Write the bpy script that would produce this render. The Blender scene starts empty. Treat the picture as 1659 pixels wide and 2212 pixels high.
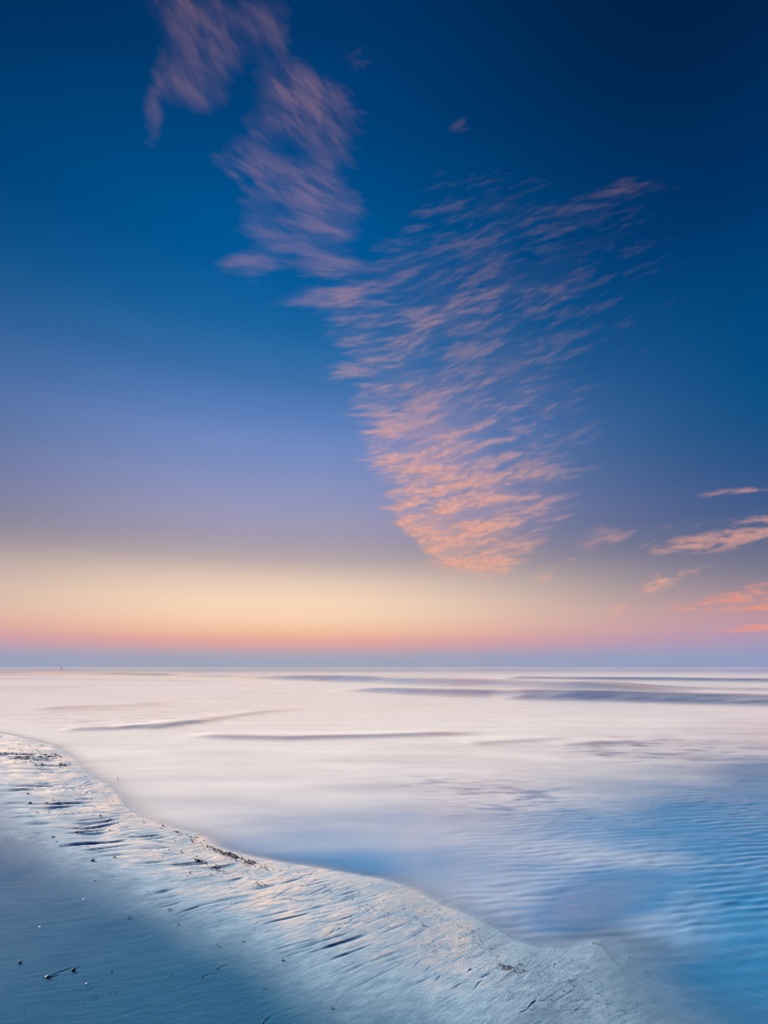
import bpy, math, random
import numpy as np
from mathutils import Vector

# ------------------------------------------------------------------ camera, sky, sun, exposure
SC = bpy.context.scene
COL = SC.collection
R = math.radians
HC = 1.5                                   # eye height above the still water
PITCH = R(16.85)
F = 1106.0                                 # focal length in units of a 1659 x 2212 picture
CX, CY = 829.5, 1106.0
cam_d = bpy.data.cameras.new('camera')
cam = bpy.data.objects.new('camera', cam_d)
COL.objects.link(cam)
cam.location = (0, 0, HC)
cam.rotation_euler = (R(90) + PITCH, 0, 0)
cam_d.sensor_fit = 'VERTICAL'
cam_d.sensor_height = 36.0
cam_d.lens = 36.0 * F / 2212.0
cam_d.clip_start = 0.05
cam_d.clip_end = 400000.0
SC.camera = cam

SUN_AZ = R(-56.0)                           # to the left of the view axis (+Y)
SUN_EL = R(10.0)
GLOW_AZ = R(-12.0)
EXPOSURE = 2.3
SKY_STRENGTH = 0.203

world = bpy.data.worlds.new('World')
SC.world = world
world.use_nodes = True
wn, wl = world.node_tree.nodes, world.node_tree.links
wn.clear()

def lin(c):
    o = []
    for v in c:
        v = v / 255.0
        o.append(v / 12.92 if v <= 0.04045 else ((v + 0.055) / 1.055) ** 2.4)
    return o

def px_dir(X, Y):
    cx, cy = (X - CX) / F, (CY - Y) / F
    d = np.array([cx, math.cos(PITCH) - cy * math.sin(PITCH), math.sin(PITCH) + cy * math.cos(PITCH)])
    return d / np.linalg.norm(d)

# twilight colours by elevation (degrees): towards the afterglow, and away from it
GLOW = [(-90, (150, 155, 175)), (-0.2, (158, 165, 186)), (0.4, (160, 165, 186)), (1.2, (170, 166, 182)), (1.9, (205, 165, 170)),
        (2.7, (228, 168, 158)), (3.5, (240, 188, 160)), (4.6, (246, 204, 174)), (5.9, (248, 213, 183)),
        (7.4, (243, 211, 185)), (9.2, (224, 198, 181)), (10.9, (194, 175, 172)), (12.3, (175, 162, 171)),
        (13.8, (163, 155, 176)), (16.7, (150, 151, 186)), (20.4, (130, 145, 191)), (25.0, (105, 134, 191)),
        (29.5, (72, 117, 176)), (34.5, (38, 104, 164)), (40.0, (10, 91, 154)), (46.0, (0, 82, 144)),
        (52.0, (0, 68, 126)), (60.0, (0, 54, 106)), (75.0, (0, 40, 86)), (90.0, (0, 36, 80))]
AWAY = [(-90, (120, 140, 180)), (-0.2, (140, 155, 194)), (0.6, (143, 156, 194)), (1.6, (158, 154, 188)), (2.8, (175, 150, 178)),
        (4.2, (183, 146, 164)), (6.0, (160, 136, 152)), (8.0, (124, 120, 144)), (10.5, (94, 104, 138)),
        (13.5, (66, 92, 138)), (17.0, (44, 84, 136)), (21.0, (18, 80, 132)), (26.0, (0, 76, 130)),
        (32.0, (0, 69, 123)), (39.0, (0, 54, 106)), (47.0, (0, 42, 88)), (56.0, (0, 32, 70)),
        (70.0, (0, 30, 68)), (90.0, (0, 34, 76))]

def ramp_node(stops):
    n = wn.new('ShaderNodeValToRGB')
    cr = n.color_ramp
    cr.interpolation = 'CARDINAL'
    while len(cr.elements) < len(stops):
        cr.elements.new(0.5)
    for e, (el, c) in zip(cr.elements, stops):
        e.position = (el + 90.0) / 180.0
    for e, (el, c) in zip(cr.elements, stops):
        e.position = (el + 90.0) / 180.0
        e.color = (*lin(c), 1)
    return n

def wmath(op, a=None, b=None, clamp=False):
    n = wn.new('ShaderNodeMath'); n.operation = op; n.use_clamp = clamp
    for i, v in enumerate((a, b)):
        if v is None: continue
        if isinstance(v, (int, float)): n.inputs[i].default_value = v
        else: wl.new(v, n.inputs[i])
    return n.outputs[0]

tc = wn.new('ShaderNodeTexCoord')
nrm = wn.new('ShaderNodeVectorMath'); nrm.operation = 'NORMALIZE'
wl.new(tc.outputs['Generated'], nrm.inputs[0])
sp = wn.new('ShaderNodeSeparateXYZ'); wl.new(nrm.outputs[0], sp.inputs[0])
elev = wmath('ADD', wmath('DIVIDE', wmath('ARCSINE', sp.outputs[2]), math.pi), 0.5)
ra, rb = ramp_node(GLOW), ramp_node(AWAY)
wl.new(elev, ra.inputs[0]); wl.new(elev, rb.inputs[0])
az = wn.new('ShaderNodeMath'); az.operation = 'ARCTAN2'
wl.new(sp.outputs[0], az.inputs[0]); wl.new(sp.outputs[1], az.inputs[1])
daz = wmath('ABSOLUTE', wmath('SUBTRACT', az.outputs[0], GLOW_AZ))
mr = wn.new('ShaderNodeMapRange'); mr.interpolation_type = 'SMOOTHSTEP'
mr.inputs['From Min'].default_value = R(2); mr.inputs['From Max'].default_value = R(56)
wl.new(daz, mr.inputs['Value'])
mx = wn.new('ShaderNodeMix'); mx.data_type = 'RGBA'
wl.new(mr.outputs['Result'], mx.inputs['Factor'])
wl.new(ra.outputs[0], mx.inputs['A']); wl.new(rb.outputs[0], mx.inputs['B'])
bg = wn.new('ShaderNodeBackground'); bg.inputs['Strength'].default_value = SKY_STRENGTH
wl.new(mx.outputs['Result'], bg.inputs['Color'])
wo = wn.new('ShaderNodeOutputWorld'); wl.new(bg.outputs[0], wo.inputs['Surface'])

sun_d = bpy.data.lights.new('sun', 'SUN')
sun_d.energy = 4.6
sun_d.angle = R(9.0)
sun_d.color = (1.0, 0.72, 0.52)
sun = bpy.data.objects.new('sun', sun_d)
COL.objects.link(sun)
to_sun = Vector((math.sin(SUN_AZ) * math.cos(SUN_EL), math.cos(SUN_AZ) * math.cos(SUN_EL), math.sin(SUN_EL)))
sun.rotation_euler = to_sun.to_track_quat('Z', 'Y').to_euler()

SC.view_settings.view_transform = 'Standard'
SC.view_settings.look = 'None'
SC.view_settings.gamma = 1.0
SC.view_settings.use_curve_mapping = False
SC.view_settings.exposure = EXPOSURE
SC.render.engine = 'CYCLES'
SC.cycles.use_denoising = True
SC.cycles.max_bounces = 6
SC.cycles.transparent_max_bounces = 24
SC.cycles.caustics_reflective = False
SC.cycles.caustics_refractive = False
SC.cycles.sample_clamp_indirect = 4.0

# ------------------------------------------------------------------ number helpers
rng = np.random.default_rng(7)
random.seed(7)

def sstep(a, b, x):
    t = np.clip((x - a) / (b - a), 0, 1)
    return t * t * (3 - 2 * t)

def softplus(x, k):
    return k * np.logaddexp(0, x / k)

_perm = {}
def gnoise(x, y, seed=0):
    """gradient noise, about -1..1"""
    if seed not in _perm:
        r = np.random.default_rng(1000 + seed)
        ang = r.uniform(0, 2 * np.pi, (256, 256))
        _perm[seed] = (np.cos(ang), np.sin(ang))
    gx, gy = _perm[seed]
    xi, yi = np.floor(x).astype(np.int64), np.floor(y).astype(np.int64)
    xf, yf = x - xi, y - yi
    u, v = xf * xf * xf * (xf * (xf * 6 - 15) + 10), yf * yf * yf * (yf * (yf * 6 - 15) + 10)
    def g(a, b):
        i, j = (xi + a) & 255, (yi + b) & 255
        return gx[i, j] * (xf - a) + gy[i, j] * (yf - b)
    n0 = g(0, 0) * (1 - u) + g(1, 0) * u
    n1 = g(0, 1) * (1 - u) + g(1, 1) * u
    return (n0 * (1 - v) + n1 * v) * 1.5

def fbm(x, y, octv=4, seed=0, gain=0.5):
    s, a, t = 0, 1.0, 0
    for k in range(octv):
        s = s + a * gnoise(x * 2 ** k + 17.3 * k, y * 2 ** k - 9.1 * k, seed + k)
        t += a
        a *= gain
    return s / t

def bil(img, r, c):
    h, w = img.shape
    r = np.clip(r, 0, h - 1.001); c = np.clip(c, 0, w - 1.001)
    r0, c0 = r.astype(int), c.astype(int)
    fr, fc = r - r0, c - c0
    return (img[r0, c0] * (1 - fr) * (1 - fc) + img[r0 + 1, c0] * fr * (1 - fc)
            + img[r0, c0 + 1] * (1 - fr) * fc + img[r0 + 1, c0 + 1] * fr * fc)

def streak(img, dr, dc, n):
    """smear an image along a direction field given per cell in (rows, columns)"""
    h, w = img.shape
    rr, cc = np.meshgrid(np.arange(h, dtype=float), np.arange(w, dtype=float), indexing='ij')
    acc, tot = img.copy(), 1.0
    for sgn in (1, -1):
        r, c = rr.copy(), cc.copy()
        for k in range(n):
            ri = np.clip(r, 0, h - 1).astype(int); ci = np.clip(c, 0, w - 1).astype(int)
            r = r + sgn * dr[ri, ci]; c = c + sgn * dc[ri, ci]
            wgt = 0.5 + 0.5 * math.cos(math.pi * (k + 1) / (n + 1))
            acc += wgt * bil(img, r, c)
            tot += wgt
    return acc / tot

def ground(X, Y, z=0.0):
    """the point on the level z seen at picture position X, Y"""
    X, Y = np.asarray(X, float), np.asarray(Y, float)
    cx, cy = (X - CX) / F, (CY - Y) / F
    dy = math.cos(PITCH) - cy * math.sin(PITCH)
    dz = math.sin(PITCH) + cy * math.cos(PITCH)
    t = (z - HC) / dz
    return cx * t, dy * t

def seg_dist(px, py, ax, ay, bx, by):
    vx, vy = bx - ax, by - ay
    L2 = vx * vx + vy * vy + 1e-12
    t = np.clip(((px - ax) * vx + (py - ay) * vy) / L2, 0, 1)
    qx, qy = px - (ax + t * vx), py - (ay + t * vy)
    return np.sqrt(qx * qx + qy * qy), t, (vx * qy - vy * qx)

def poly_dist(px, py, P):
    best = np.full(px.shape, 1e9); par = np.zeros(px.shape); side = np.zeros(px.shape)
    for i in range(len(P) - 1):
        d, t, s = seg_dist(px, py, *P[i], *P[i + 1])
        m = d < best
        best[m] = d[m]; par[m] = (i + t[m]) / (len(P) - 1); side[m] = np.sign(s[m])
    return best, par, side

# ------------------------------------------------------------------ object helpers
def tag(o, label=None, cat=None, group=None, kind=None):
    if label: o['label'] = label
    if cat: o['category'] = cat
    if group: o['group'] = group
    if kind: o['kind'] = kind
    return o

def mesh_arrays(name, V, Q, mat, attrs=None, smooth=True, parent=None):
    me = bpy.data.meshes.new(name)
    V = np.asarray(V, np.float32); Q = np.asarray(Q, np.int32)
    k = Q.shape[1]
    me.vertices.add(len(V)); me.vertices.foreach_set('co', V.ravel())
    me.loops.add(Q.size); me.loops.foreach_set('vertex_index', Q.ravel())
    me.polygons.add(len(Q))
    me.polygons.foreach_set('loop_start', np.arange(0, Q.size, k, dtype=np.int32))
    me.update(calc_edges=True)
    if smooth:
        me.polygons.foreach_set('use_smooth', np.ones(len(Q), bool))
    for an, av in (attrs or {}).items():
        a = me.attributes.new(an, 'FLOAT', 'POINT')
        a.data.foreach_set('value', np.asarray(av, np.float32))
    me.materials.append(mat)
    me.validate()
    o = bpy.data.objects.new(name, me)
    COL.objects.link(o)
    o.parent = parent
    return o

def grid_quads(h, w):
    i = np.arange(h * w).reshape(h, w)
    return np.stack([i[:-1, :-1], i[:-1, 1:], i[1:, 1:], i[1:, :-1]], -1).reshape(-1, 4)

class NT:
    """a small node-tree builder"""
    def __init__(self, name):
        self.m = bpy.data.materials.new(name); self.m.use_nodes = True
        self.t = self.m.node_tree; self.t.nodes.clear()
        self.out = self.t.nodes.new('ShaderNodeOutputMaterial')
    def n(self, typ, ins=None, **props):
        nd = self.t.nodes.new(typ)
        for k, v in props.items(): setattr(nd, k, v)
        for k, v in (ins or {}).items():
            if isinstance(v, bpy.types.NodeSocket): self.t.links.new(v, nd.inputs[k])
            else: nd.inputs[k].default_value = v
        return nd
    def attr(self, name): return self.n('ShaderNodeAttribute', attribute_name=name).outputs['Fac']
    def math(self, op, a, b=0.0, clamp=False):
        return self.n('ShaderNodeMath', {0: a, 1: b}, operation=op, use_clamp=clamp).outputs[0]
    def mapr(self, v, a, b, c, d):
        return self.n('ShaderNodeMapRange', {'Value': v, 'From Min': a, 'From Max': b, 'To Min': c, 'To Max': d}).outputs[0]
    def mix(self, f, a, b):
        nd = self.n('ShaderNodeMix', data_type='RGBA')
        for k, v in (('Factor', f), ('A', a), ('B', b)):
            s = [i for i in nd.inputs if i.name == k and i.enabled][0]
            if isinstance(v, bpy.types.NodeSocket): self.t.links.new(v, s)
            else: s.default_value = v if k == 'Factor' else (*v, 1)
        return [o for o in nd.outputs if o.enabled][0]
    def coord(self, scale=(1, 1, 1), rot=0.0):
        g = self.n('ShaderNodeNewGeometry')
        mp = self.n('ShaderNodeMapping', {'Vector': g.outputs['Position'], 'Scale': scale, 'Rotation': (0, 0, rot)})
        return mp.outputs[0]
    def noise(self, vec, scale, detail=4.0, rough=0.55):
        return self.n('ShaderNodeTexNoise', {'Vector': vec, 'Scale': scale, 'Detail': detail, 'Roughness': rough}).outputs[0]
    def link(self, a, b): self.t.links.new(a, b)

# ------------------------------------------------------------------ materials of the setting
def sand_material():
    n = NT('wet_sand')
    dry = n.attr('dry'); gran = n.attr('grit')
    vec = n.coord()
    grain = n.mapr(n.math('ADD', n.math('MULTIPLY', n.noise(vec, 420.0, 3.0, 0.7), 0.5), n.math('MULTIPLY', n.noise(vec, 130.0, 2.0, 0.6), 0.5)), 0.36, 0.64, 0.0, 1.0)
    mott = n.noise(vec, 3.0, 4.0, 0.6)
    stre = n.noise(n.coord((6.0, 40.0, 1.0), R(-12)), 1.0, 4.0, 0.6)
    speck = n.n('ShaderNodeTexVoronoi', {'Vector': vec, 'Scale': 95.0}).outputs['Distance']
    spk = n.math('MULTIPLY', n.mapr(speck, 0.08, 0.28, 1.0, 0.0), gran, True)
    c1 = n.mix(grain, (0.010, 0.097, 0.21), (0.026, 0.158, 0.32))  # wet sand: blue of the reflected sky put into the base colour
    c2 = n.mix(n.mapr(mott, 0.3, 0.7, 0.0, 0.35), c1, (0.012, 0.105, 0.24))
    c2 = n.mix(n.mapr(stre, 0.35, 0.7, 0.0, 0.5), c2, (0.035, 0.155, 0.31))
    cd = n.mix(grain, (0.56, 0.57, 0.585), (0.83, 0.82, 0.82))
    mid_c = n.mix(grain, (0.195, 0.415, 0.66), (0.28, 0.52, 0.79))  # half-wet sand, painted with the lighter sky blue
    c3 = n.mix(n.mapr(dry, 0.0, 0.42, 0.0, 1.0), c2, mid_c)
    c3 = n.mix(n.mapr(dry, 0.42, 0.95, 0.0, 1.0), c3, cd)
    c4 = n.mix(spk, c3, (0.05, 0.045, 0.05))
    ro = n.math('ADD', n.mapr(dry, 0.0, 1.0, 0.12, 0.70), n.mapr(stre, 0.3, 0.7, -0.04, 0.04))
    b1 = n.n('ShaderNodeBump', {'Height': grain, 'Strength': 0.3, 'Distance': 0.002}).outputs[0]
    b2 = n.n('ShaderNodeBump', {'Height': stre, 'Strength': 0.25, 'Distance': 0.004, 'Normal': b1}).outputs[0]
    p = n.n('ShaderNodeBsdfPrincipled', {'Base Color': c4, 'Roughness': ro, 'Normal': b2, 'IOR': 1.3})
    coat = n.mapr(dry, 0.0, 0.6, 1.0, 0.0)
    n.link(coat, p.inputs['Coat Weight'])
    p.inputs['Coat IOR'].default_value = 1.7
    n.link(ro, p.inputs['Coat Roughness'])
    b3 = n.n('ShaderNodeBump', {'Height': stre, 'Strength': 0.10, 'Distance': 0.004}).outputs[0]
    n.link(b3, p.inputs['Coat Normal'])
    n.link(p.outputs[0], n.out.inputs['Surface'])
    return n.m

def water_material():
    n = NT('silky_water')
    milk, clear, al, rgh = n.attr('milk'), n.attr('clear'), n.attr('alpha'), n.attr('rough')
    vec = n.coord((0.25, 1.0, 1.0))
    nz = n.noise(vec, 1.2, 5.0, 0.6)
    foam = n.n('ShaderNodeBsdfDiffuse', {'Color': (0.69, 0.83, 0.97, 1)})
    film = n.n('ShaderNodeBsdfPrincipled', {'Base Color': n.mix(clear, (0.16, 0.24, 0.44), (0.038, 0.29, 0.69)), 'Roughness': rgh, 'IOR': 2.2})  # near film: sky reflection put into the blue base colour
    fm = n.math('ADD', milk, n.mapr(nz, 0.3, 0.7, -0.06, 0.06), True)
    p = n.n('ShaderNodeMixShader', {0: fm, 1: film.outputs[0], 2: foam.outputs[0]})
    tr = n.n('ShaderNodeBsdfTransparent')
    ms = n.n('ShaderNodeMixShader', {0: al, 1: tr.outputs[0], 2: p.outputs[0]})
    n.link(ms.outputs[0], n.out.inputs['Surface'])
    return n.m

def cloud_material(name, tint):
    n = NT(name)
    den = n.attr('cover')
    dif = n.n('ShaderNodeBsdfDiffuse', {'Color': tint})
    trl = n.n('ShaderNodeBsdfTranslucent', {'Color': tint})
    a = n.n('ShaderNodeMixShader', {0: 0.55, 1: dif.outputs[0], 2: trl.outputs[0]})
    tr = n.n('ShaderNodeBsdfTransparent')
    ms = n.n('ShaderNodeMixShader', {0: den, 1: tr.outputs[0], 2: a.outputs[0]})
    n.link(ms.outputs[0], n.out.inputs['Surface'])
    return n.m

M_SAND, M_WATER = sand_material(), water_material()
M_CLOUD = cloud_material('thin_cloud', (1.0, 0.63, 0.49, 1))  # warm sunset light painted into the tint of white cloud
M_DUSK = cloud_material('dusk_lit_cloud', (0.92, 0.57, 0.60, 1))  # pinker copy: dusk light put into the tint of the high clouds
M_CORAL_LIT = cloud_material('coral_lit_cloud', (1.0, 0.50, 0.38, 1))  # redder copy: reddened low sunlight put into the tint

# ------------------------------------------------------------------ the lie of the land
SH = np.array([(-3000, 1462), (-1200, 1490), (-500, 1532), (-150, 1564), (0, 1584), (60, 1597), (110, 1611), (150, 1634), (174, 1660), (204, 1684),
               (240, 1702), (268, 1738), (300, 1765), (350, 1786), (420, 1802), (480, 1834), (540, 1850),
               (600, 1861), (680, 1874), (760, 1889), (850, 1908), (920, 1936), (960, 1958), (1010, 1976), (1060, 2000),
               (1110, 2030), (1170, 2049), (1230, 2052), (1290, 2038), (1318, 2066), (1352, 2112), (1405, 2162), (1475, 2212),
               (1560, 2265), (1720, 2340), (2200, 2540), (5000, 3500)], float)
BD = np.array([(-3000, 1480), (-1000, 1540), (-300, 1620), (0, 1680), (130, 1785), (260, 1850), (400, 1925), (560, 1990), (700, 2040),
               (850, 2092), (1000, 2155), (1150, 2235), (1400, 2400), (2000, 2800), (5000, 4600)], float)
SHW = np.stack(ground(SH[:, 0], SH[:, 1]), -1)
BDW = np.stack(ground(BD[:, 0], BD[:, 1]), -1)

def shore_s(X, Y, wx, wy):
    d, _, _ = poly_dist(wx, wy, SHW)
    return np.where(Y > np.interp(X, SH[:, 0], SH[:, 1]), d, -d)

def band_s(X, Y, wx, wy):
    d, _, _ = poly_dist(wx, wy, BDW)
    return np.where(Y > np.interp(X, BD[:, 0], BD[:, 1]), d, -d)

def base_height(X, Y, wx, wy, s, b):
    up = (0.030 * sstep(-0.1, 1.1, s) + 0.004 * sstep(0, 0.2, s)) * (1 - 0.5 * sstep(1050, 1300, X))
    right = sstep(1270, 1360, X) * sstep(1985, 2060, Y)
    down = -0.11 * (1 - right) * np.clip(-s, 0, 6) - 0.028 * right * np.clip(-s, 0, 6)
    z = np.where(s > 0, up, np.maximum(down, -0.45))
    drop = softplus(b - 0.02, 0.12)
    z = z - 0.15 * drop * sstep(-12, 2.0, -np.abs(wx))
    z = np.maximum(z, -0.6)
    return z + 0.006 * fbm(wx * 0.9, wy * 0.9, 3, 3)

def axis(lo, hi, step, out_lo, out_hi, grow=1.12):
    a = list(np.arange(lo, hi + step * 0.5, step))
    v, st = a[-1], step
    while v < out_hi:
        st *= grow; v += st; a.append(v)
    v, st, b = lo, step, []
    while v > out_lo:
        st *= grow; v -= st; b.append(v)
    return np.array(b[::-1] + a), len(b)

def build_sand():
    xs, nx0 = axis(-140, 1800, 2.1, -3600, 5200)
    ys, ny0 = axis(1570, 2290, 1.7, 1500, 3300, 1.1)
    XX, YY = np.meshgrid(xs, ys)
    wx, wy = ground(XX, YY)
    s = shore_s(XX, YY, wx, wy)
    b = band_s(XX, YY, wx, wy)
    z = base_height(XX, YY, wx, wy, s, b)
    h, w = XX.shape
    band = sstep(-0.05, 0.25, s) * (1 - sstep(-0.15, 0.55, b))
    # drainage rills: noise smeared along the fall of the slope
    ang = np.radians(np.interp(XX, [0, 150, 400, 600, 800, 1000, 1150, 1400], [-1, -3, -9, -14, -20, -30, -38, -30]))
    ang = ang + 0.22 * fbm(XX / 110.0, YY / 60.0, 3, 21)
    dc, dr = np.cos(ang) * 1.0, np.sin(ang) * 1.0 * 2.1 / 1.7
    raw = rng.normal(0, 1, (h, w))
    raw = (raw + np.roll(raw, 1, 0) + np.roll(raw, 1, 1) + np.roll(np.roll(raw, 1, 0), 1, 1)) / 2
    l1 = streak(raw, dr, dc, 44); l1 /= l1.std()
    l2 = streak(np.roll(raw, 37, 1), dr, dc, 9); l2 /= l2.std()
    px = np.hypot(wx, wy) / F                       # metres per picture unit here
    zone = sstep(0.12, 0.35, s) * (1 - sstep(0.0, 0.35, b)) * (1 - 0.85 * sstep(720, 960, XX)) * (1 - sstep(1150, 1320, XX))
    patch = sstep(-0.25, 0.35, fbm(XX / 90.0, YY / 45.0, 3, 31))
    z = z - 0.55 * (1 + 1.4 * (1 - sstep(300, 550, XX))) * px * zone * (0.25 + patch) * np.maximum(l1 - 0.3, 0)
    z = z + 0.06 * px * band * l2 * (1 - 0.75 * sstep(650, 900, XX))
    faint = sstep(0.1, 0.5, b)
    z = z + 0.035 * px * faint * l1 * (1 - sstep(2330, 2600, YY))
    z = z + 0.0006 * band * fbm(wx * 22, wy * 22, 3, 41)
    # cut rills
    r = np.random.default_rng(5)
    wet_shade = np.clip(zone * (0.3 + patch) * np.maximum(l1 - 0.45, 0) * 0.9 * (1 + 0.6 * (1 - sstep(250, 500, XX))), 0, 1)  # damp rill bottoms, with the groove shade put into the colour too
    def cut(P, depth, width, lip=0.35, wet=1.0):
        nonlocal z
        P = np.array(P); G = np.stack(ground(P[:, 0], P[:, 1]), -1)
        m = 12
        sel = (XX > P[:, 0].min() - 30) & (XX < P[:, 0].max() + 30) & (YY > P[:, 1].min() - 25) & (YY < P[:, 1].max() + 25)
        if not sel.any(): return
        d, t, sd = poly_dist(wx[sel], wy[sel], G)
        tap = np.sin(np.pi * np.clip(t, 0.0, 1)) ** 0.8 * (0.8 + 0.2 * np.sin(7 * t + P[0, 0]))
        q = d / width
        prof = -np.exp(-q * q) + lip * np.exp(-((q - 1.9) / 0.9) ** 2) * (sd > 0)
        z[sel] += depth * tap * prof
        wet_shade[sel] = np.maximum(wet_shade[sel], wet * tap * np.exp(-(q * 1.1) ** 2))  # grooves darkened as damp and as painted shade
    for k in range(210):
        X0 = r.uniform(60, 1230)
        ysh = np.interp(X0, SH[:, 0], SH[:, 1]); ybd = np.interp(X0, BD[:, 0], BD[:, 1])
        if X0 > 620: ybd = ysh + 175
        Y0 = ysh + (ybd - ysh) * r.beta(3.2, 2.2) + r.uniform(-6, 6)
        far = (Y0 - 1441) / 500.0
        L = r.uniform(30, 120) * (1.15 - 0.3 * far)
        a = math.radians(np.interp(X0, [0, 150, 400, 600, 800, 1000, 1150, 1400], [-1, -3, -9, -14, -20, -30, -38, -30]) + r.uniform(-5, 5))
        P, x, y, aa = [], X0, Y0, a
        for i in range(9):
            P.append((x, y))
            x += L / 8 * math.cos(aa); y += L / 8 * math.sin(aa)
            aa += r.normal(0, 0.10) - 0.25 * (aa - a)
        g = math.hypot(*ground(X0, Y0)) / F
        big = r.uniform(0.6, 1.6) * (1.5 if X0 < 330 else 1.0) * (0.45 if X0 > 760 else 1.0)
        cut(P, 0.42 * g * big, 1.15 * g * big)
        if r.random() < 0.45:                       # a side branch
            j = r.integers(3, 6); x, y = P[j]; aa = a + r.choice([-1, 1]) * r.uniform(0.25, 0.5)
            cut([(x + t * L * 0.3 * math.cos(aa), y + t * L * 0.3 * math.sin(aa)) for t in np.linspace(0, 1, 5)], 0.34 * g * big, 1.0 * g * big)
    # stronger ones that can be picked out
    for P, dp, wd in (([(138, 1804), (175, 1801), (215, 1797), (236, 1793)], .024, .03),
                      ([(166, 1828), (205, 1826), (250, 1822), (280, 1817)], .022, .025),
                      ([(170, 1840), (215, 1837), (262, 1832), (285, 1829)], .022, .025),
                      ([(62, 1708), (90, 1703), (130, 1699)], .02, .03), ([(58, 1717), (95, 1713), (140, 1709)], .02, .03),
                      ([(92, 1757), (120, 1754), (160, 1750)], .02, .028), ([(160, 1792), (185, 1786), (210, 1781)], .018, .024),
                      ([(445, 1988), (480, 1972), (520, 1957), (556, 1951)], .012, .012),
                      ([(455, 1996), (485, 1986), (530, 1970), (562, 1958)], .010, .010),
                      ([(440, 1976), (475, 1960), (520, 1953), (545, 1942)], .010, .010),
                      ([(370, 1990), (395, 1980), (430, 1960), (470, 1950)], .010, .011),
                      ([(540, 2010), (565, 1998), (580, 1995)], .009, .010), ([(585, 2015), (605, 2006), (625, 2000)], .009, .010),
                      ([(545, 2066), (600, 2054), (650, 2044), (700, 2036)], .009, .02),
                      ([(700, 2036), (715, 2026), (728, 2014)], .010, .015),
                      ([(895, 2098), (903, 2088), (912, 2084)], .014, .010), ([(918, 2108), (928, 2098), (945, 2090)], .014, .010),
                      ([(935, 2134), (947, 2120), (952, 2114), (965, 2110)], .012, .010),
                      ([(972, 2148), (990, 2136), (1012, 2128)], .014, .010),
                      ([(1010, 2108), (1018, 2100), (1028, 2104)], .02, .015), ([(1038, 2122), (1052, 2114), (1062, 2110)], .022, .02),
                      ([(1022, 2150), (1036, 2130), (1050, 2126)], .016, .012),
                      ([(1140, 2190), (1150, 2176), (1162, 2166)], .018, .015), ([(1118, 2200), (1135, 2192), (1142, 2186)], .012, .012),
                      ([(1080, 2180), (1110, 2166), (1140, 2164)], .006, .01), ([(1225, 2172), (1255, 2164), (1290, 2160)], .008, .012),
                      ([(1190, 2196), (1240, 2186), (1275, 2182)], .008, .012)):
        big = P[0][0] < 330
        cut(P, dp * (0.55 if big else 0.2 if P[0][0] < 880 else 0.12), wd * (0.6 if big else 0.3), wet=1.0 if big else 0.4)
    # little scour tails and bird prints on the smooth sand
    zc = z.copy()
    def settle(X, Y):
        zz = 0.0
        for _ in range(12):
            gx, gy = ground(X, Y, zz)
            f_ = gy * math.cos(PITCH) - HC * math.sin(PITCH); u_ = -gy * math.sin(PITCH) - HC * math.cos(PITCH)
            Xp, Yp = CX + F * gx / f_, CY - F * u_ / f_
            r_ = np.interp(Yp, ys, np.arange(len(ys))); c_ = np.interp(Xp, xs, np.arange(len(xs)))
            zz = 0.5 * zz + 0.5 * float(bil(zc, np.array(r_, float), np.array(c_, float)))
        return float(Xp), float(Yp)
    k1 = 1.0 / 1.1302
    for (ax, ay, bx, by, dp) in ((100, 2390, 185, 2360, .008), (112, 2388, 150, 2380, .010), (170, 2372, 200, 2358, .005),
                                 (40, 2356, 70, 2342, .004), (495, 2385, 515, 2378, .004), (530, 2364, 560, 2355, .004), (644, 2497, 665, 2480, .004)):
        cut([settle(ax * k1, ay * k1), settle((ax + bx) / 2 * k1, (ay + by) / 2 * k1), settle(bx * k1, by * k1)], dp * 0.4, 0.006, 0.8)
    for (cx_, cy_) in ((630, 650), (815, 715), (1215, 690), (1130, 585), (1505, 740), (1230, 985), (1320, 1080), (1565, 1030), (905, 1170),
                       (770, 890), (1380, 880), (840, 1040), (180, 325), (1080, 630), (1500, 1040), (700, 965), (340, 1300), (1140, 1205)):
        X0, Y0 = settle(cx_ / 5.53 * k1, (2240 + cy_ / 5.53) * k1)
        for q in (-0.5, 0.35):
            cut([(X0 - 1.5 + q, Y0 + q * 5), (X0 + 1.0, Y0 + q * 5 - 0.8), (X0 + 3.6, Y0 + q * 5 - 1.8)], .003, .004, 0.4)
    bb = b * np.clip(6.0 / np.hypot(wx, wy), 0.6, 2.2)
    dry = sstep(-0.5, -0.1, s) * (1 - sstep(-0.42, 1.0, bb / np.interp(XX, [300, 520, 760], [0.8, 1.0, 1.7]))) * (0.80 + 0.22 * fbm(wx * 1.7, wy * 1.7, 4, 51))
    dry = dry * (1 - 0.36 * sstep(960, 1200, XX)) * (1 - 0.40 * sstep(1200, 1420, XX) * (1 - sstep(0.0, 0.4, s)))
    dry = dry * (1 - 0.3 * sstep(1250, 1550, XX)) * (1 - 0.8 * wet_shade)
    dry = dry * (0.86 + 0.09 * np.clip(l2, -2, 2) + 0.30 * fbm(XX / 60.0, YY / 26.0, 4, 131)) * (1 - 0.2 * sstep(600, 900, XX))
    grit = band * sstep(0.0, 0.5, fbm(wx * 2.2, wy * 2.2, 4, 61) + 0.55 * sstep(820, 1050, XX) * (1 - sstep(1500, 1700, XX)) + 0.15)
    V = np.stack([wx, wy, z], -1).reshape(-1, 3)
    Q = grid_quads(h, w)[:, ::-1]
    o = mesh_arrays('beach', V, Q, M_SAND, {'dry': np.clip(dry, 0, 1).ravel(), 'grit': np.clip(grit, 0, 1).ravel()})
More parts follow.
